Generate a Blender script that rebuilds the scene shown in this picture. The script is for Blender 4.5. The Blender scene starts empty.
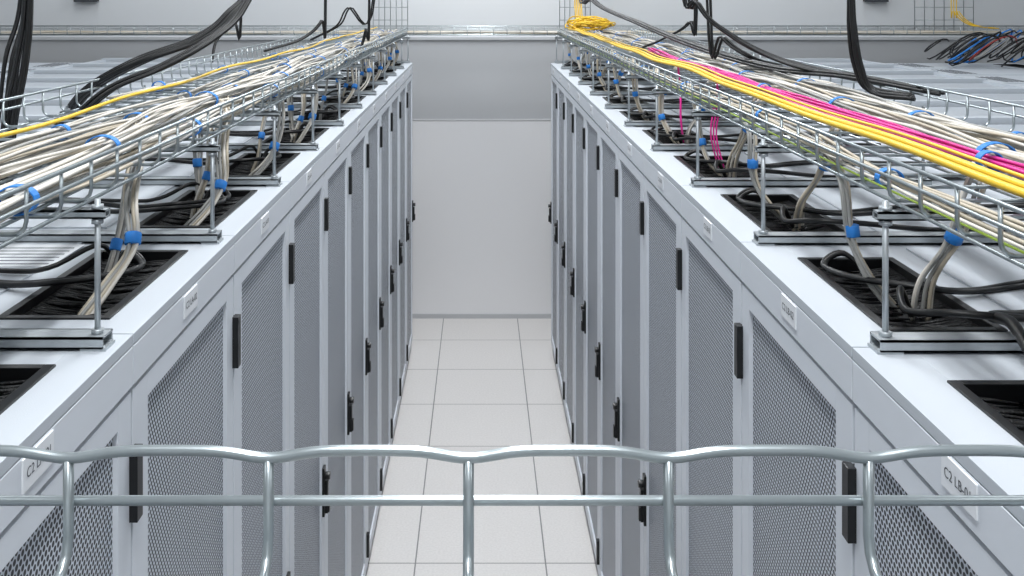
import bpy, math, random
from mathutils import Vector, Matrix
random.seed(7)
S = bpy.context.scene
try:
    S.view_settings.view_transform = 'Standard'
    S.view_settings.look = 'None'
except Exception:
    pass

# ---------------------------------------------------------------- materials
def srgb(r, g, b):
    def f(c):
        c /= 255.0
        return c/12.92 if c <= 0.04045 else ((c+0.055)/1.055)**2.4
    return (f(r), f(g), f(b), 1.0)

def mat(name, col, rough=0.5, metal=0.0, noise=0.0, nscale=20.0, bump=0.0, bscale=200.0):
    m = bpy.data.materials.new(name)
    m.use_nodes = True
    nt = m.node_tree
    b = nt.nodes['Principled BSDF']
    b.inputs['Roughness'].default_value = rough
    b.inputs['Metallic'].default_value = metal
    b.inputs['Base Color'].default_value = col
    tc = nt.nodes.new('ShaderNodeTexCoord')
    if noise > 0:
        n = nt.nodes.new('ShaderNodeTexNoise')
        n.inputs['Scale'].default_value = nscale
        n.inputs['Detail'].default_value = 4
        nt.links.new(tc.outputs['Object'], n.inputs['Vector'])
        mx = nt.nodes.new('ShaderNodeMix'); mx.data_type = 'RGBA'
        mx.inputs[6].default_value = tuple(c*(1-noise) for c in col[:3])+(1,)
        mx.inputs[7].default_value = tuple(min(1, c*(1+noise)) for c in col[:3])+(1,)
        nt.links.new(n.outputs['Fac'], mx.inputs[0])
        nt.links.new(mx.outputs[2], b.inputs['Base Color'])
    if bump > 0:
        n2 = nt.nodes.new('ShaderNodeTexNoise')
        n2.inputs['Scale'].default_value = bscale
        nt.links.new(tc.outputs['Object'], n2.inputs['Vector'])
        bp = nt.nodes.new('ShaderNodeBump')
        bp.inputs['Strength'].default_value = bump
        bp.inputs['Distance'].default_value = 0.002
        nt.links.new(n2.outputs['Fac'], bp.inputs['Height'])
        nt.links.new(bp.outputs['Normal'], b.inputs['Normal'])
    return m

def math_node(nt, op, a, b=None, c=None):
    n = nt.nodes.new('ShaderNodeMath'); n.operation = op
    for i, v in enumerate((a, b, c)):
        if v is None: continue
        if isinstance(v, (int, float)): n.inputs[i].default_value = v
        else: nt.links.new(v, n.inputs[i])
    return n.outputs[0]

def perforated(name, col, hole, p=0.0100, pz=0.0085, rad=0.0037):
    m = bpy.data.materials.new(name); m.use_nodes = True
    nt = m.node_tree; b = nt.nodes['Principled BSDF']
    b.inputs['Roughness'].default_value = 0.5
    tc = nt.nodes.new('ShaderNodeTexCoord')
    sp = nt.nodes.new('ShaderNodeSeparateXYZ')
    nt.links.new(tc.outputs['Object'], sp.inputs[0])
    zz = math_node(nt, 'DIVIDE', sp.outputs['Z'], pz)
    row = math_node(nt, 'FLOOR', zz)
    off = math_node(nt, 'MULTIPLY', math_node(nt, 'FLOORED_MODULO', row, 2.0), 0.5)
    yy = math_node(nt, 'ADD', math_node(nt, 'DIVIDE', sp.outputs['Y'], p), off)
    fy = math_node(nt, 'MULTIPLY', math_node(nt, 'SUBTRACT', math_node(nt, 'FRACT', yy), 0.5), p)
    fz = math_node(nt, 'MULTIPLY', math_node(nt, 'SUBTRACT', math_node(nt, 'FRACT', zz), 0.5), pz)
    d2 = math_node(nt, 'ADD', math_node(nt, 'MULTIPLY', fy, fy), math_node(nt, 'MULTIPLY', fz, fz))
    h = math_node(nt, 'LESS_THAN', d2, rad*rad)
    mx = nt.nodes.new('ShaderNodeMix'); mx.data_type = 'RGBA'
    mx.inputs[6].default_value = col; mx.inputs[7].default_value = hole
    nt.links.new(h, mx.inputs[0]); nt.links.new(mx.outputs[2], b.inputs['Base Color'])
    return m

M_CAB   = mat('cabinet_grey_paint', srgb(213, 218, 225), 0.42, 0, 0.02, 6)
M_ROOF  = mat('cabinet_roof_paint', srgb(187, 193, 200), 0.5, 0, 0.03, 5, 0.15, 500)
M_MESH  = perforated('perforated_steel', srgb(204, 210, 219), srgb(34, 38, 46))
M_BLACK = mat('black_plastic', srgb(12, 13, 15), 0.35, 0, 0.1, 30)
M_DARK  = mat('dark_interior', srgb(10, 11, 13), 0.35, 0, 0.3, 30, 1.0, 60)
M_BRUSH = mat('black_brush', srgb(14, 15, 17), 0.45, 0, 0.5, 120, 1.0, 300)
M_GAP   = mat('dark_grey_seam', srgb(60, 64, 70), 0.8, 0, 0.1, 30)  # plain dark grey for seams, slots, cabinet cores and box lids
M_LABEL = mat('label_white', srgb(228, 231, 235), 0.4, 0, 0.01, 10)
M_TEXT  = mat('label_ink', srgb(50, 56, 66), 0.6, 0, 0.05, 10)
M_STEEL = mat('galvanised_steel', srgb(176, 182, 186), 0.42, 0.65, 0.15, 40)
M_WIRE  = mat('galvanised_wire', srgb(164, 172, 175), 0.30, 0.8, 0.12, 60)
M_WHITE = mat('white_cable', srgb(206, 201, 192), 0.5, 0, 0.08, 15)
M_BEIGE = mat('beige_cable', srgb(182, 172, 154), 0.5, 0, 0.08, 15)
M_GREYC = mat('grey_cable', srgb(150, 150, 147), 0.5, 0, 0.06, 15)
M_YEL   = mat('yellow_cable', srgb(232, 192, 48), 0.45, 0, 0.05, 25)
M_PINK  = mat('magenta_cable', srgb(212, 34, 140), 0.45, 0, 0.06, 25)
M_GREEN = mat('green_yellow_cable', srgb(170, 200, 60), 0.45, 0, 0.1, 25)
M_RED   = mat('red_cable', srgb(150, 50, 45), 0.45, 0, 0.1, 25)
M_BLUE  = mat('blue_velcro', srgb(36, 124, 206), 0.6, 0, 0.08, 80)
M_BCAB  = mat('black_cable', srgb(12, 13, 15), 0.42, 0, 0.1, 15)
CAB_MATS = [M_CAB, M_ROOF, M_MESH, M_BLACK, M_DARK, M_BRUSH, M_LABEL, M_GAP]

# ---------------------------------------------------------------- mesh builder
class MB:
    def __init__(s): s.v=[]; s.f=[]; s.m=[]; s.s=[]
    def box(s, x0, x1, y0, y1, z0, z1, mi=0):
        if x0 > x1: x0, x1 = x1, x0
        if y0 > y1: y0, y1 = y1, y0
        if z0 > z1: z0, z1 = z1, z0
        b = len(s.v)
        s.v += [(x0,y0,z0),(x1,y0,z0),(x1,y1,z0),(x0,y1,z0),(x0,y0,z1),(x1,y0,z1),(x1,y1,z1),(x0,y1,z1)]
        for q in ((0,3,2,1),(4,5,6,7),(0,1,5,4),(1,2,6,5),(2,3,7,6),(3,0,4,7)):
            s.f.append(tuple(b+i for i in q)); s.m.append(mi); s.s.append(False)
    def tube(s, pts, r, mi=0, n=8, cap=True):
        pts = [Vector(p) for p in pts]
        if len(pts) < 2: return
        base = len(s.v); k = len(pts); nrm = None
        for i, p in enumerate(pts):
            t = (pts[min(i+1, k-1)] - pts[max(i-1, 0)])
            if t.length < 1e-9: t = Vector((0,0,1))
            t.normalize()
            if nrm is None:
                nrm = t.orthogonal().normalized()
            nrm = nrm - t*nrm.dot(t)
            if nrm.length < 1e-6: nrm = t.orthogonal()
            nrm.normalize(); bn = t.cross(nrm)
            rr = r[i] if isinstance(r, (list, tuple)) else r
            for j in range(n):
                a = 2*math.pi*j/n
                s.v.append(tuple(p + nrm*(math.cos(a)*rr) + bn*(math.sin(a)*rr)))
        for i in range(k-1):
            for j in range(n):
                a = base+i*n+j; b2 = base+i*n+(j+1) % n
                s.f.append((a, b2, b2+n, a+n)); s.m.append(mi); s.s.append(True)
        if cap:
            s.f.append(tuple(base+j for j in reversed(range(n)))); s.m.append(mi); s.s.append(False)
            s.f.append(tuple(base+(k-1)*n+j for j in range(n))); s.m.append(mi); s.s.append(False)
    def band(s, centre, rx, rz, w, th, mi, n=18):
        """flat strap wrapped round a bundle running along Y"""
        cx, cy, cz = centre; base = len(s.v)
        for i in range(n):
            a = 2*math.pi*i/n; ca, sa = math.cos(a), math.sin(a)
            for (dy, e) in ((-w, 0), (-w, th), (w, th), (w, 0)):
                s.v.append((cx+ca*(rx+e), cy+dy, cz+sa*(rz+e)))
        for i in range(n):
            j = (i+1) % n
            for q in range(4):
                q2 = (q+1) % 4
                s.f.append((base+i*4+q, base+i*4+q2, base+j*4+q2, base+j*4+q)); s.m.append(mi); s.s.append(False)
    def mesh(s, name, mats):
        me = bpy.data.meshes.new(name)
        me.from_pydata(s.v, [], s.f)
        for m in mats: me.materials.append(m)
        me.polygons.foreach_set('material_index', s.m)
        me.polygons.foreach_set('use_smooth', s.s)
        me.update()
        return me
    def obj(s, name, mats, loc=(0,0,0), parent=None):
        o = bpy.data.objects.new(name, s.mesh(name, mats))
        S.collection.objects.link(o); o.location = loc
        if parent: o.parent = parent
        return o

def cr(pts, sub=6):
    P = [Vector(p) for p in pts]
    P = [P[0]*2-P[1]] + P + [P[-1]*2-P[-2]]
    out = []
    for i in range(1, len(P)-2):
        a, b, c, d = P[i-1], P[i], P[i+1], P[i+2]
        for j in range(sub):
            t = j/sub
            out.append(0.5*((2*b)+(c-a)*t+(2*a-5*b+4*c-d)*t*t+(3*b-a-3*c+d)*t**3))
    out.append(P[-2])
    return out

# ---------------------------------------------------------------- dimensions
HC = 2.61           # camera height
LX, RX = -0.505, 0.52
ZR = 2.12; ZD = 2.04; PITCH = 0.6
Y0L, Y0R = 1.455, 1.40
WALLY = 8.13
ZT = 2.325          # tray floor
CEIL = 4.8

# ---------------------------------------------------------------- room
def room_box(name, x0,x1,y0,y1,z0,z1, m):
    b = MB(); b.box(x0,x1,y0,y1,z0,z1); return b.obj(name, [m])

fm = bpy.data.materials.new('raised_floor_tiles'); fm.use_nodes = True
nt = fm.node_tree; bs = nt.nodes['Principled BSDF']; bs.inputs['Roughness'].default_value = 0.38
tc = nt.nodes.new('ShaderNodeTexCoord'); sp = nt.nodes.new('ShaderNodeSeparateXYZ')
nt.links.new(tc.outputs['Object'], sp.inputs[0])
def seam(o, off):
    f = math_node(nt, 'FRACT', math_node(nt, 'DIVIDE', math_node(nt, 'ADD', o, off), 0.6))
    d = math_node(nt, 'MINIMUM', f, math_node(nt, 'SUBTRACT', 1.0, f))
    return math_node(nt, 'LESS_THAN', d, 0.0055)
ln = math_node(nt, 'MAXIMUM', seam(sp.outputs['X'], 6.3), seam(sp.outputs['Y'], 6.0-0.41))
nz = nt.nodes.new('ShaderNodeTexNoise'); nz.inputs['Scale'].default_value = 90; nz.inputs['Detail'].default_value = 6
nt.links.new(tc.outputs['Object'], nz.inputs['Vector'])
mx = nt.nodes.new('ShaderNodeMix'); mx.data_type = 'RGBA'
mx.inputs[6].default_value = srgb(204, 201, 199); mx.inputs[7].default_value = srgb(232, 229, 227)
nt.links.new(nz.outputs['Fac'], mx.inputs[0])
m2 = nt.nodes.new('ShaderNodeMix'); m2.data_type = 'RGBA'
nt.links.new(ln, m2.inputs[0]); nt.links.new(mx.outputs[2], m2.inputs[6]); m2.inputs[7].default_value = srgb(130, 130, 130)
nt.links.new(m2.outputs[2], bs.inputs['Base Color'])
room_box('floor', -6, 6, -2.5, WALLY+0.1, -0.1, 0, fm)

wm = bpy.data.materials.new('wall_shade_bands'); wm.use_nodes = True
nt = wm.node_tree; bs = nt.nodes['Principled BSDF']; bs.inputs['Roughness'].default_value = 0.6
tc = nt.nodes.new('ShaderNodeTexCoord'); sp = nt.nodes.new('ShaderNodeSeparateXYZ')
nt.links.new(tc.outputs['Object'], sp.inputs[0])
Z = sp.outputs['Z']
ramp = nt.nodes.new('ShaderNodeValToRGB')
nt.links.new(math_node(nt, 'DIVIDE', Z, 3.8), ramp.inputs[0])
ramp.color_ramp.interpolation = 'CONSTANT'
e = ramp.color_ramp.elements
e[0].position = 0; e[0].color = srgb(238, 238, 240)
e[1].position = 1.61/3.8; e[1].color = srgb(190, 192, 195)  # middle band darker: shade on the back wall put into its colour
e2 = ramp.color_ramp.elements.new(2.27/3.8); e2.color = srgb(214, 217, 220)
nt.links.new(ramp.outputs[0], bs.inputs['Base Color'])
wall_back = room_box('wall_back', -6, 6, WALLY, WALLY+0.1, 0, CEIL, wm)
WM = mat('painted_wall', srgb(215, 218, 220), 0.6, 0, 0.01, 3)
room_box('wall_left', -6.1, -6, -2.5, WALLY+0.1, 0, CEIL, WM)
room_box('wall_right', 6, 6.1, -2.5, WALLY+0.1, 0, CEIL, WM)
room_box('wall_front', -6, 6, -2.6, -2.5, 0, CEIL, WM)
room_box('ceiling', -6, 6, -2.5, WALLY+0.1, CEIL, CEIL+.1, WM)
M_TRIM = mat('trim_grey', srgb(190, 192, 195), 0.5, 0, 0.02, 10)
room_box('baseboard_back', -6, 6, WALLY-0.012, WALLY, 0, 0.035, M_TRIM)
room_box('trim_1', -6, 6, WALLY-0.004, WALLY, 1.608, 1.614, M_TRIM)
room_box('trim_2', -6, 6, WALLY-0.02, WALLY, 2.262, 2.285, M_TRIM)

# ---------------------------------------------------------------- cabinets
DEPTH = 1.12
def cabinet_mesh(s, cut0, cut1, name):
    """s=-1: left row (front faces +X, body towards -X). local x=0 front plane."""
    b = MB(); g = 0.0018; P = PITCH
    X = lambda v: s*v
    D = DEPTH
    b.box(X(.034), X(D), g, P-g, .05, 2.03, 7)
    b.box(X(.034), X(D), g, .03, .05, 2.10, 0)
    b.box(X(.034), X(D), P-.03, P-g, .05, 2.10, 0)
    b.box(X(D-.01), X(D), g, P-g, .05, 2.10, 0)
    b.box(X(.02), X(D), .004, P-.004, 0, .05, 3)
    y0, y1 = .07, .465
    b.box(X(.0), X(cut0), g, P-g, 2.104, ZR, 1)
    b.box(X(cut1), X(D), g, P-g, 2.104, ZR, 1)
    b.box(X(cut0), X(cut1), g, y0, 2.104, ZR, 1)
    b.box(X(cut0), X(cut1), y1, P-g, 2.104, ZR, 1)
    b.box(X(cut0), X(cut1), y0, y1, 2.06, 2.094, 4)
    f = .007
    b.box(X(cut0-f), X(cut0+f), y0-f, y1+f, 2.1, ZR+.003, 3)
    b.box(X(cut1-f), X(cut1+f), y0-f, y1+f, 2.1, ZR+.003, 3)
    b.box(X(cut0+f), X(cut1-f), y0-f, y0+f, 2.1, ZR+.003, 3)
    b.box(X(cut0+f), X(cut1-f), y1-f, y1+f, 2.1, ZR+.003, 3)
    for i in range(70):
        yy = y0+.012+i*(y1-y0-.024)/69
        mid = (cut0+cut1)/2
        for (xa, xb) in ((cut0+.008, mid+random.uniform(-.012, .004)), (cut1-.008, mid+random.uniform(-.004, .012))):
            zt = random.uniform(2.092, 2.104)
            b.tube([(X(xa), yy, 2.108), (X((xa+xb)/2), yy+random.uniform(-.006, .006), zt+.003), (X(xb), yy+random.uniform(-.012, .012), zt)], [.003, .0028, .0012], 5, 5)
    b.box(X(cut1+.06), X(D-.08), .06, P-.06, ZR, ZR+.004, 1)
    for i in range(5):
        b.box(X(D-.30+i*.03), X(D-.288+i*.03), .12, P-.12, ZR+.004, ZR+.0055, 7)
    b.box(X(.0), X(.034), g, P-g, ZD+.005, 2.102, 0)
    b.box(X(-.002), X(.004), .245, .325, 2.062, 2.100, 6)
    d0, d1 = .004, P-.004
    za, zb = .055, ZD-.003
    b.box(X(.002), X(.034), d0, d0+.066, za, zb, 0)
    b.box(X(.002), X(.034), d1-.052, d1, za, zb, 0)
    b.box(X(.002), X(.034), d0+.066, d1-.052, zb-.035, zb, 0)
    b.box(X(.002), X(.034), d0+.066, d1-.052, za, za+.06, 0)
    b.box(X(.010), X(.016), d0+.06, d1-.046, za+.05, zb-.03, 2)
    for zc in (1.903, .17):
        b.box(X(-.010), X(.006), -.012, .012, zc-.052, zc+.052, 3)
    # flat swing-handle latch: escutcheon, lever, lock barrel
    hy = P-.040
    b.box(X(-.006), X(.006), hy-.015, hy+.015, .945, 1.10, 3)
    b.box(X(-.016), X(-.006), hy-.011, hy+.011, .955, 1.055, 3)
    b.box(X(-.021), X(-.016), hy-.010, hy+.010, .958, 1.0, 3)
    b.tube([(X(-.002), hy, 1.072), (X(-.022), hy, 1.072)], .012, 3, 12)
    return b.mesh(name, CAB_MATS)

left_mesh = cabinet_mesh(-1, .065, .225, 'server_cabinet_left_mesh')
right_mesh = cabinet_mesh(1, .08, .245, 'server_cabinet_right_mesh')
def add_cab(me, x, y, num, side, z=0):
    o = bpy.data.objects.new('server_cabinet', me); S.collection.objects.link(o)
    o.location = (x, y, z)
    bv = o.modifiers.new('bevel', 'BEVEL'); bv.width = .0022; bv.segments = 2; bv.limit_method = 'ANGLE'; bv.angle_limit = math.radians(75)
    if num is not None:
        c = bpy.data.curves.new('label_text', 'FONT'); c.body = 'C2 L%s-%02d' % ('A' if side < 0 else 'B', num)
        c.size = .0165; c.align_x = 'CENTER'; c.align_y = 'CENTER'; c.materials.append(M_TEXT)
        t = bpy.data.objects.new('label_text', c); S.collection.objects.link(t)
        t.parent = o
        if side < 0:
            Mx = Matrix(((0,0,1,.0026),(1,0,0,.285),(0,1,0,2.081),(0,0,0,1)))
        else:
            Mx = Matrix(((0,0,-1,-.0026),(-1,0,0,.285),(0,1,0,2.081),(0,0,0,1)))
        t.matrix_local = Mx
    return o
for k in range(-3, 10):
    n = k+2
    add_cab(left_mesh, LX, Y0L+PITCH*k, n if n > 0 else None, -1)
    add_cab(right_mesh, RX, Y0R+PITCH*k, n if n > 0 else None, 1)
for k in range(-3, 10):
    add_cab(right_mesh, LX-2*DEPTH-1.2+0.0, Y0L+PITCH*k, None, 1)
    add_cab(left_mesh, RX+2*DEPTH+1.2, Y0R+PITCH*k, None, -1)

M_GLASS = mat('containment_panel', srgb(172, 178, 185), 0.35, 0, 0.03, 4)
def containment(x0, x1, y0, y1):
    b = MB()
    n = int(round((y1-y0)/PITCH))
    for i in range(n):
        a = y0+i*PITCH
        b.box(x0+.03, x1-.03, a+.035, a+PITCH-.035, ZR-.01, ZR+.010, 0)
        b.box(x0+.03, x1-.03, a+.020, a+.035, ZR-.02, ZR-.005, 2)
        b.box(x0+.03, x1-.03, a+PITCH-.035, a+PITCH-.020, ZR-.02, ZR-.005, 2)
        b.box(x0, x1, a-.02, a+.02, ZR-.02, ZR+.034, 1)
    b.box(x0, x1, y1-.02, y1+.02, ZR-.02, ZR+.034, 1)
    b.box(x0, x0+.03, y0+.02, y1-.02, ZR-.03, ZR+.024, 1)
    b.box(x1-.03, x1, y0+.02, y1-.02, ZR-.03, ZR+.024, 1)
    b.box(x0, x1, y1+.02, y1+.05, 0, ZR+.03, 1)
    b.box(x0, x1, y0-.05, y0-.02, 0, ZR+.03, 1)
    b.obj('aisle_containment_roof', [M_GLASS, M_ROOF, M_GAP])
containment(LX-DEPTH-1.19, LX-DEPTH-.01, Y0L-3*PITCH, Y0L+10*PITCH)
containment(RX+DEPTH+.01, RX+DEPTH+1.19, Y0R-3*PITCH, Y0R+10*PITCH)

# ---------------------------------------------------------------- wire trays
def U_profile(w0, w1, zb, h, rad=.016):
    pts = [(w0, zb+h), (w0, zb+rad)]
    for a in (30, 60):
        pts.append((w0+rad-rad*math.cos(math.radians(a)), zb+rad-rad*math.sin(math.radians(a))))
    pts += [(w0+rad, zb), (w1-rad, zb)]
    for a in (60, 30):
        pts.append((w1-rad+rad*math.cos(math.radians(a)), zb+rad-rad*math.sin(math.radians(a))))
    pts += [(w1, zb+rad), (w1, zb+h)]
    return pts

def wire_tray(name, axis, w0, w1, a0, a1, zb=ZT, h=.058, r=.0024, wavy=False, phase=0.0, n=6, step=.1):
    b = MB()
    def pt(w, a, z): return (w, a, z) if axis == 'y' else (a, w, z)
    for w, sgn in ((w0, -1), (w1, 1)):
        if wavy:
            pl = []; m = int((a1-a0)/.005)
            for i in range(m+1):
                a = a0+i*.005
                q = ((a-phase+step/2) % step)-step/2
                dz = -.0038*math.exp(-(q/.018)**2)
                pl.append(pt(w, a, zb+h+.0003+dz))
            b.tube(pl, r*1.0, 0, 12)
        else:
            b.tube([pt(w, a0, zb+h), pt(w, a1, zb+h)], r*1.1, 0, n)
        dz = .0268 if wavy else .0225
        b.tube([pt(w+sgn*r*1.5, a0, zb+h-dz), pt(w+sgn*r*1.5, a1, zb+h-dz)], r*.95, 0, 10 if wavy else n)
    nb = max(2, int(round((w1-w0)/.05)))
    for i in range(nb+1):
        w = w0+.012+(w1-w0-.024)*i/nb
        b.tube([pt(w, a0, zb-r*1.6), pt(w, a1, zb-r*1.6)], r, 0, n)
    c = a0 + ((phase-a0) % step)
    while c <= a1+1e-6:
        prof = U_profile(w0, w1, zb, h-.004 if wavy else h)
        b.tube([pt(w, c, z) for w, z in prof], r, 0, 12 if wavy else n)
        c += step
    return b.obj(name, [M_WIRE])

LT0, LT1 = -1.05, -.545
RT0, RT1 = .572, 1.12
wire_tray('wire_cable_tray', 'y', LT0, LT1, .56, 7.45, r=.0029)
wire_tray('wire_cable_tray', 'y', RT0, RT1, .56, 7.45, r=.0029)
wire_tray('wire_cable_tray', 'x', .20, .50, -1.3, 1.3, wavy=True, phase=-.006, r=.0027)
wire_tray('wire_cable_tray', 'x', 7.50, 7.80, -5.2, 5.2, zb=ZT+.003, r=.0028)

def strut(b, x0, x1, yc, z0, w=.021, h=.020):
    b.box(x0, x1, yc-w, yc+w, z0+h-.003, z0+h, 0)
    b.box(x0, x1, yc-w, yc-w+.003, z0, z0+h, 0)
    b.box(x0, x1, yc+w-.003, yc+w, z0, z0+h, 0)
    b.box(x0, x1, yc-w, yc-w+.010, z0, z0+.0025, 0)
    b.box(x0, x1, yc+w-.010, yc+w, z0, z0+.0025, 0)

def support(x0, x1, y, ztop=ZT, tray_r=.0075):
    b = MB()
    zc = ztop-tray_r-.020
    strut(b, x0, x1, y, ZR+.0035, .019, .016)
    strut(b, x0, x1, y, zc+.004, .010, .012)
    for xp in (x0+.014, x1-.014):
        b.tube([(xp, y-.0, ZR+.004), (xp, y, zc+.030)], .0042, 0, 10)
        for zz in (ZR+.020, zc-.004, zc+.016):
            b.tube([(xp, y, zz), (xp, y, zz+.006)], .009, 0, 6)
        b.box(xp-.018, xp+.018, y-.018, y+.018, ZR, ZR+.004, 0)
    return b.obj('tray_support_bracket', [M_STEEL])
for k in range(-1, 11):
    y = 1.40+.6*k
    if y > 7.4 : continue
    support(-1.09, -.522, y)
    support(.548, 1.16, y-.012)

# ---------------------------------------------------------------- cables
CM = [M_WHITE, M_BEIGE, M_GREYC, M_YEL, M_PINK, M_GREEN, M_BCAB, M_BLUE, M_RED]
W, BE, GR, YE, PI_, GN, BK, BL, RE = range(9)

def run_bundle(b, xc, zc, y0, y1, n, rc, R, mis, wob=.012, tie_step=.75, tie=True, seed=0, tie_off=0):
    rnd = random.Random(seed)
    ph = [rnd.uniform(0, 6.28) for _ in range(4)]
    def centre(y):
        return (xc + wob*math.sin(y*2.1+ph[0]) + wob*.5*math.sin(y*4.7+ph[1]),
                zc + wob*.25*math.sin(y*3.3+ph[2]))
    m = int((y1-y0)/.06)
    for i in range(n):
        rr = R*math.sqrt((i+.5)/n); a0 = rnd.uniform(0, 6.28); tw = rnd.uniform(-2.0, 2.0)
        q = [rnd.uniform(0, 6.28) for _ in range(3)]
        pl = []
        for j in range(m+1):
            y = y0+(y1-y0)*j/m
            cx, cz = centre(y)
            s_ = abs(math.sin((y-tie_off)*math.pi/tie_step)) if tie else 1
            rel = (.75+.55*s_) if tie else 1.2
            a = a0+tw*y
            x = cx+math.cos(a)*rr*rel*1.25+(.001+.005*s_)*math.sin(y*(5+2*math.sin(q[2]))+q[0])
            z = cz+math.sin(a)*rr*.8*rel+.0025*s_*math.sin(y*7+q[1])
            pl.append((x, y, max(z, ZT+rc+.003)))
        b.tube(pl, rc*rnd.uniform(.85, 1.1), rnd.choice(mis), 7)
    if tie:
        y = tie_off
        while y < y1:
            if y > y0:
                cx, cz = centre(y)
                cz = max(cz, ZT+R*.6+.005)
                b.band((cx, y, cz), R*1.0+rc+.002, R*.64+rc+.002, .008, .0018, BL)
            y += tie_step

b = MB()
WW = [W, W, W, BE, GR]
run_bundle(b, -.592, ZT+.020, .5, 7.5, 13, .0032, .020, WW, seed=1, tie_off=1.30)
run_bundle(b, -.655, ZT+.027, .5, 7.5, 16, .0032, .023, WW, seed=2, tie_off=1.72, wob=.016)
run_bundle(b, -.722, ZT+.022, .5, 7.5, 13, .0032, .020, WW, seed=3, tie_off=1.35, wob=.016)
run_bundle(b, -.83, ZT+.014, .5, 7.5, 5, .003, .013, WW, seed=4, tie_off=2.0)
run_bundle(b, -.95, ZT+.014, 2.6, 7.5, 4, .003, .013, WW, seed=5, tie_off=3.0, wob=.02)
b.obj('white_network_cable_bundle', CM)
b = MB()
run_bundle(b, -.79, ZT+.058, .5, 7.5, 1, .0038, .003, [YE], tie=False, wob=.008, seed=6)
b.obj('yellow_fibre_cable', CM)

b = MB()
run_bundle(b, .622, ZT+.016, .5, 7.5, 6, .003, .013, [BE, GR, W], seed=11, tie_off=1.5)
run_bundle(b, .83, ZT+.030, .5, 7.5, 17, .0034, .025, WW, seed=12, tie_off=1.60, wob=.016)
run_bundle(b, .92, ZT+.028, .5, 7.5, 15, .0034, .024, WW, seed=13, tie_off=2.1, wob=.016)
run_bundle(b, 1.03, ZT+.014, .5, 7.5, 6, .003, .014, WW, seed=14, tie_off=1.9)
b.obj('white_network_cable_bundle', CM)
b = MB()
for i, (x, z, r) in enumerate(((.668, .048, .0064), (.682, .052, .0064), (.697, .058, .003))):
    run_bundle(b, x, ZT+z, .5, 7.5, 1, r, .001, [YE], tie=False, wob=.006, seed=21)
b.obj('yellow_fibre_cable', CM)
b = MB()
run_bundle(b, .733, ZT+.050, .5, 4.4, 9, .0028, .011, [PI_], wob=.007, seed=23, tie_off=1.45, tie_step=1.1)
b.tube(cr([(.72, 3.7, ZT+.06), (.70, 3.55, ZT+.05), (.69, 3.45, ZT-.05), (.685, 3.42, ZT-.13), (.69, 3.4, ZT-.21)]), .004, PI_, 6)
for i in range(3):
    o = i*.008
    b.tube(cr([(.73+o, 3.2, ZT+.06), (.71, 3.0+o, ZT+.04), (.69+o, 2.95, ZT-.03), (.675+o, 2.93, ZT-.12), (.69+o, 2.9, ZT-.21)]), .0025, PI_, 6)
b.obj('magenta_fibre_cable_bundle', CM)
b = MB()
b.tube(cr([(.585, .5, ZT+.012), (.583, 1.5, ZT+.010), (.588, 2.5, ZT+.012), (.584, 4, ZT+.01), (.59, 7.4, ZT+.01)], 8), .0018, GN, 6)
b.obj('earth_cable', CM)

def bundle_path(b, pts, n, rc, R, mis, ties=(), seed=0):
    rnd = random.Random(seed)
    P = cr(pts, 7)
    for i in range(n):
        a0 = rnd.uniform(0, 6.28); rr = R*math.sqrt((i+.5)/n); tw = rnd.uniform(-.8, .8)
        pl = []
        for j, p in enumerate(P):
            t = j/(len(P)-1)
            spread = 1+.9*abs(math.sin(t*math.pi*1.5))
            a = a0+tw*t*2
            pl.append(p+Vector((math.cos(a), math.sin(a)*.8, math.sin(a)*.35))*rr*spread)
        b.tube(pl, rc, rnd.choice(mis), 7)
    for tt in ties:
        j = min(len(P)-2, max(1, int(tt*(len(P)-1))))
        t = (P[j+1]-P[j-1]).normalized()
        b.tube([P[j]-t*.010, P[j]-t*.009, P[j]+t*.009, P[j]+t*.010], [R+rc, R*1.15+rc, R*1.15+rc, R+rc], BL, 14)

b = MB()
rnd = random.Random(5)
for k in range(0, 10):
    y0 = Y0L+PITCH*k
    j = lambda a: rnd.uniform(-a, a)
    bundle_path(b, [(-.70, y0+.62+j(.04), ZT+.03), (-.65, y0+.50, ZT+.02), (-.638, y0+.36+j(.03), ZT-.03), (-.640+j(.01), y0+.31, 2.21), (-.650+j(.01), y0+.27, 2.14), (-.66, y0+.25, 2.095)],
                4, .0030, .006, [GR, W, BE], (.68+j(.05),), seed=100+k)
    if k != 4:
        bundle_path(b, [(-.68, y0+.50+j(.05), ZT+.03), (-.625, y0+.38, ZT+.01), (-.598+j(.01), y0+.28, ZT-.06), (-.59, y0+.24+j(.03), 2.19), (-.61, y0+.18, 2.14), (-.645+j(.01), y0+.125, 2.095)],
                5, .0034, .009, [BE, W, W, GR], (.58+j(.06),), seed=200+k)
    if k > 0 and k % 2:
        bundle_path(b, [(-.76, y0+.45+j(.05), ZT+.03), (-.70, y0+.40, ZT+.0), (-.69, y0+.38, 2.22), (-.68, y0+.36, 2.14), (-.66, y0+.33, 2.095)],
                4, .0030, .007, [W, GR], (.55,), seed=300+k)
b.obj('white_cable_drop', CM)
b = MB()
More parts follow.
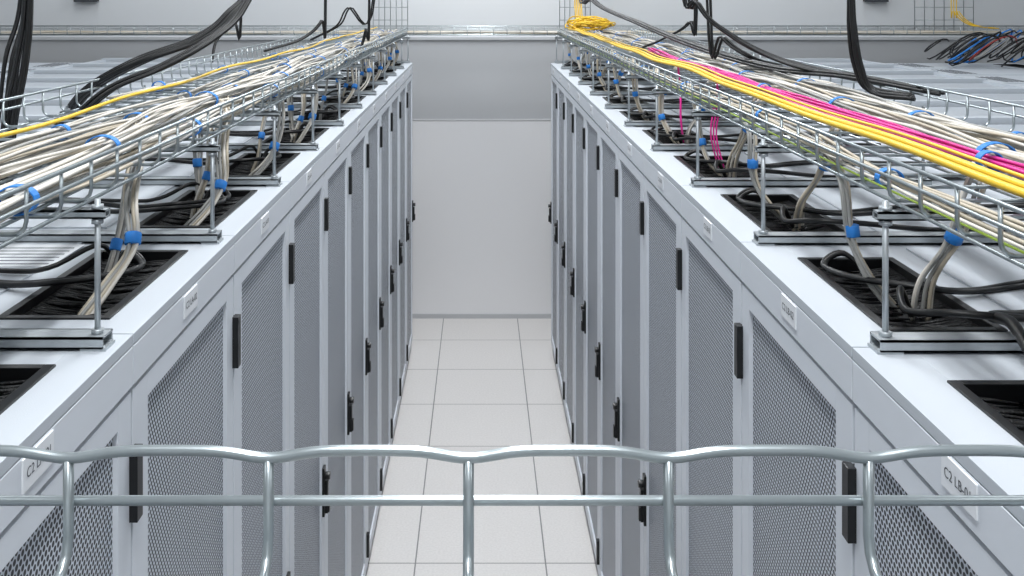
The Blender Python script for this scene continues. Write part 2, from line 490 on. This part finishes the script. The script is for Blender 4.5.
for k in range(0, 10):
    y0 = Y0R+PITCH*k
    j = lambda a: rnd.uniform(-a, a)
    bundle_path(b, [(.665, y0+.55+j(.04), ZT+.02), (.635, y0+.42, ZT+.0), (.628, y0+.31, ZT-.03), (.634+j(.006), y0+.30, 2.20), (.655, y0+.27, 2.14), (.69+j(.01), y0+.25, 2.095)],
                5, .0030, .008, [BE, GR, W], (.60+j(.05),), seed=400+k)
    if k != 5:
        bundle_path(b, [(.84, y0+.28+j(.04), ZT+.03), (.79, y0+.18, ZT+.015), (.755, y0+.14, ZT-.02), (.733+j(.01), y0+.17, 2.225), (.708, y0+.19, 2.16), (.70, y0+.20, 2.095)],
                5, .0034, .009, [BE, W, GR], (.60+j(.06),), seed=500+k)
b.obj('white_cable_drop', CM)

b = MB()
zr = ZR+.010
for k in range(-1, 10):
    y0 = Y0L+PITCH*k
    for q in range(2):
        dy = rnd.uniform(-.05, .05)
        b.tube(cr([(-.66, y0+.30+dy, 2.10), (-.64, y0+.33+dy, zr+.02), (-.60, y0+.30+dy, zr+.005), (-.62, y0+.22+dy, zr+.01), (-.70, y0+.17+dy, zr+.012), (-.80, y0+.2+dy, zr), (-1.0, y0+.24+dy*2, zr), (-1.3, y0+.3-dy*3, zr)], 6), .0050, BK, 8)
    b.tube(cr([(-.67, y0+.40, 2.10), (-.69, y0+.36, zr+.03), (-.75, y0+.28, zr+.01), (-.85, y0+.30, zr), (-1.2, y0+.36, zr)], 6), .0045, BK, 8)
b.obj('black_power_cable', CM)
b = MB()
for k in range(0, 10):
    y0 = Y0R+PITCH*k
    for q in range(2):
        dy = rnd.uniform(-.05, .05)
        b.tube(cr([(.70, y0+.34+dy, 2.10), (.66, y0+.40+dy, zr+.015), (.615, y0+.38+dy, zr), (.63, y0+.28+dy, zr+.006), (.70, y0+.20+dy, zr+.014), (.80, y0+.22+dy, zr), (1.0, y0+.27+dy*2, zr), (1.4, y0+.33-dy*3, zr)], 6), .0045, BK, 8)
    b.tube(cr([(.69, y0+.20, 2.10), (.655, y0+.16, zr+.025), (.64, y0+.10, zr+.01), (.68, y0+.05, zr+.022), (.78, y0+.03, zr+.02), (.95, y0+.04, zr+.004), (1.3, y0+.05, zr)], 6), .0055, BK, 8)
b.tube(cr([(1.05, 1.56, zr), (.90, 1.53, zr), (.81, 1.50, zr+.002), (.75, 1.465, zr+.012), (.738, 1.39, zr+.027), (.722, 1.31, zr+.012), (.705, 1.22, zr-.005), (.695, 1.12, 2.095)], 8), .0085, BK, 10)
b.obj('black_power_cable', CM)

def hang(name, paths, n, rc, R, seed):
    b = MB()
    for i, p in enumerate(paths):
        bundle_path(b, [tuple(q) if q[2] != 3.8 else (q[0], q[1], CEIL) for q in p], n, rc, R, [BK], (), seed=seed+i)
    b.obj(name, CM)
hang('black_hanging_cable_bundle', [
    [(-1.15, 2.4, 2.17), (-1.07, 2.55, 2.27), (-.97, 2.6, 2.37), (-.84, 2.65, 2.43), (-.74, 2.75, 2.50), (-.68, 2.85, 2.58), (-.64, 2.95, 2.75), (-.62, 3.0, 3.2), (-.62, 3.0, 3.8)],
    [(-1.25, 2.9, 2.16), (-1.12, 2.8, 2.33), (-.95, 2.75, 2.43), (-.80, 2.8, 2.49), (-.72, 2.85, 2.56), (-.66, 2.95, 2.7), (-.64, 3.02, 3.2), (-.64, 3.02, 3.8)]], 7, .0056, .012, 40)
hang('black_hanging_cable_bundle', [
    [(-1.12, 2.35, 2.14), (-1.13, 2.38, 2.3), (-1.11, 2.4, 2.45), (-1.09, 2.4, 2.62), (-1.08, 2.4, 3.1), (-1.08, 2.4, 3.8)],
    [(-1.28, 2.55, 2.14), (-1.24, 2.6, 2.25), (-1.22, 2.62, 2.45), (-1.20, 2.65, 2.62), (-1.20, 2.65, 3.1), (-1.20, 2.65, 3.8)]], 6, .0052, .014, 50)
hang('black_hanging_cable_bundle', [
    [(1.15, 2.5, 2.37), (1.03, 2.8, 2.39), (.93, 3.2, 2.385), (.83, 3.8, 2.42), (.72, 4.5, 2.49), (.60, 5.3, 2.59), (.55, 5.6, 2.8), (.53, 5.7, 3.8)],
    [(1.2, 2.7, 2.36), (1.05, 2.9, 2.385), (.92, 3.05, 2.42), (.80, 3.15, 2.49), (.70, 3.2, 2.59), (.66, 3.25, 2.8), (.65, 3.3, 3.8)]], 5, .005, .012, 60)
hang('black_hanging_cable_bundle', [
    [(1.08, 2.5, 2.36), (1.01, 2.58, 2.37), (.985, 2.6, 2.43), (.97, 2.6, 2.52), (.965, 2.6, 2.65), (.96, 2.6, 3.2), (.96, 2.6, 3.8)]], 6, .0055, .014, 70)
hang('black_hanging_cable_bundle', [
    [(-.95, 4.4, 2.37), (-.80, 4.5, 2.42), (-.72, 4.55, 2.5), (-.71, 4.6, 2.62), (-.70, 4.6, 3.8)],
    [(-1.15, 4.3, 2.33), (-1.14, 4.35, 2.42), (-1.08, 4.4, 2.5), (-1.05, 4.4, 2.62), (-1.05, 4.4, 3.8)],
    [(-.60, 5.0, 2.36), (-.58, 5.0, 2.45), (-.56, 5.0, 2.6), (-.55, 5.0, 3.8)],
    [(-.95, 5.6, 2.37), (-.80, 5.6, 2.45), (-.74, 5.6, 2.55), (-.60, 5.65, 2.64), (-.56, 5.7, 3.8)]], 2, .005, .007, 80)
hang('black_hanging_cable_bundle', [
    [(.75, 4.6, 2.38), (.82, 4.5, 2.42), (.92, 4.4, 2.5), (.95, 4.4, 2.65), (.95, 4.4, 3.8)],
    [(1.05, 3.5, 2.37), (.93, 3.4, 2.40), (.84, 3.45, 2.47), (.80, 3.5, 2.6), (.78, 3.5, 3.8)]], 2, .005, .007, 90)

b = MB()
rnd = random.Random(9)
for i in range(26):
    cx = .80+rnd.uniform(-.08, .08); cy = 7.35+rnd.uniform(-.2, .05); cz = 2.40+rnd.uniform(-.015, .03); r = rnd.uniform(.06, .13)
    ph = rnd.uniform(0, 6); tl = rnd.uniform(-.35, .35)
    b.tube([(cx+math.cos(t+ph)*r, cy+math.sin(t+ph)*r*.8, cz+math.sin(t*1.0+ph)*r*tl+abs(math.sin(t*2))*.015) for t in [i2*.35 for i2 in range(19)]], .0045, YE, 6)
for i in range(5):
    x = .70+i*.012
    b.tube(cr([(x+.08, 7.2, 2.40), (x+.02, 7.35, 2.42), (x, 7.4, 2.52), (x, 7.42, 2.8), (x, 7.42, CEIL)]), .004, YE, 6)
b.obj('yellow_cable_coil', CM)
b = MB()
for i in range(3):
    x = 3.60+i*.02
    b.tube(cr([(x+.3, 7.6, 2.37), (x+.12, 7.62, 2.40), (x+.02, 7.65, 2.5), (x, 7.65, 2.65), (x, 7.65, CEIL)]), .004, YE, 6)
b.obj('yellow_fibre_cable', CM)
b = MB()
for i in range(46):
    cx = 3.3+rnd.uniform(0, .9); cy = 7.0+rnd.uniform(-.3, .3); r = rnd.uniform(.06, .17); ph = rnd.uniform(0, 6)
    c = rnd.choice([BK, BK, BK, BK, BK, BK, BL, RE, GR, GR])
    b.tube([(cx+math.cos(t+ph)*r*1.3, cy+math.sin(t+ph)*r, 2.26+math.cos(t*1.3+ph)*r*.75) for t in [q*.4 for q in range(13)]], .0055, c, 6)
b.obj('patch_cable_tangle', CM)
b = MB()
for i in range(14):
    yb = 7.53+i*.018
    b.tube([(-5+q*.25, yb+.01*math.sin(q*.9+i), ZT+.016+.006*math.sin(q*.7+i*2)) for q in range(41)], .0045, rnd.choice([W, BE, GR, W]), 6)
b.obj('white_network_cable_bundle', CM)

def riser(x0, x1, y, z0, z1):
    b = MB()
    n = 6
    for i in range(n+1):
        x = x0+(x1-x0)*i/n
        b.tube([(x, y, z0), (x, y, z1)], .0028, 0, 6)
    z = z0
    while z < z1:
        b.tube([(x0, y-.005, z), (x1, y-.005, z)], .0028, 0, 6)
        z += .1
    b.obj('vertical_wire_tray', [M_WIRE])
riser(-.84, -.57, 7.83, 2.33, CEIL)
riser(3.4, 3.86, 7.83, 2.33, CEIL)
riser(.62, .86, 7.83, 2.33, CEIL)

# dark wall-mounted boxes on the upper wall
for x in (-3.19, 3.2):
    b = MB()
    b.box(x-.09, x+.09, WALLY-.05, WALLY, 2.575, 2.66, 0)
    b.box(x-.095, x+.095, WALLY-.058, WALLY-.05, 2.570, 2.665, 1)
    b.tube([(x, WALLY-.02, 2.66), (x, WALLY-.02, CEIL)], .012, 1, 8)
    b.obj('wall_junction_box', [M_BLACK, M_GAP])

b = MB()
b.box(-.95, -.775, 1.80, 1.96, ZR+.0042, ZR+.0050, 0)
for i in range(6):
    b.box(-.94, -.785, 1.815+i*.023, 1.819+i*.023, ZR+.0050, ZR+.0054, 1)
b.obj('paper_data_sheet', [M_LABEL, M_TEXT])

# ---------------------------------------------------------------- lights
M_EM = bpy.data.materials.new('lamp_diffuser'); M_EM.use_nodes = True
pb = M_EM.node_tree.nodes['Principled BSDF']
pb.inputs['Emission Color'].default_value = (1, 1, 1, 1); pb.inputs['Emission Strength'].default_value = .8
def lamp(x, y, power, sx=.35, sy=2.2):
    b = MB()
    b.box(x-sx/2-.02, x+sx/2+.02, y-sy/2-.02, y+sy/2+.02, CEIL-.07, CEIL, 0)
    b.box(x-sx/2, x+sx/2, y-sy/2, y+sy/2, CEIL-.078, CEIL-.07, 1)
    o = b.obj('ceiling_light_fixture', [M_CAB, M_EM])
    l = bpy.data.lights.new('tube_light', 'AREA'); l.shape = 'RECTANGLE'; l.size = sx; l.size_y = sy
    l.energy = power; l.color = (.955, .98, 1.0)
    lo = bpy.data.objects.new('tube_light', l); S.collection.objects.link(lo)
    lo.location = (x, y, CEIL-.09); lo.parent = o
for y in (-.2, 3.2, 6.6):
    lamp(0, y, 90)
    lamp(-2.8, y, 23)
    lamp(2.8, y, 23)
w = bpy.data.worlds.new('world'); S.world = w; w.use_nodes = True
w.node_tree.nodes['Background'].inputs[0].default_value = (.8, .87, 1, 1)
w.node_tree.nodes['Background'].inputs[1].default_value = .3

# ---------------------------------------------------------------- camera
c = bpy.data.cameras.new('camera'); co = bpy.data.objects.new('camera', c); S.collection.objects.link(co)
co.location = (0, 0, HC); co.rotation_euler = (math.radians(90), 0, 0)
c.sensor_width = 36; c.lens = 1000/1024*36
c.shift_x = (512-480.5)/1024; c.shift_y = -(288+3)/1024
c.clip_start = .02
S.camera = co
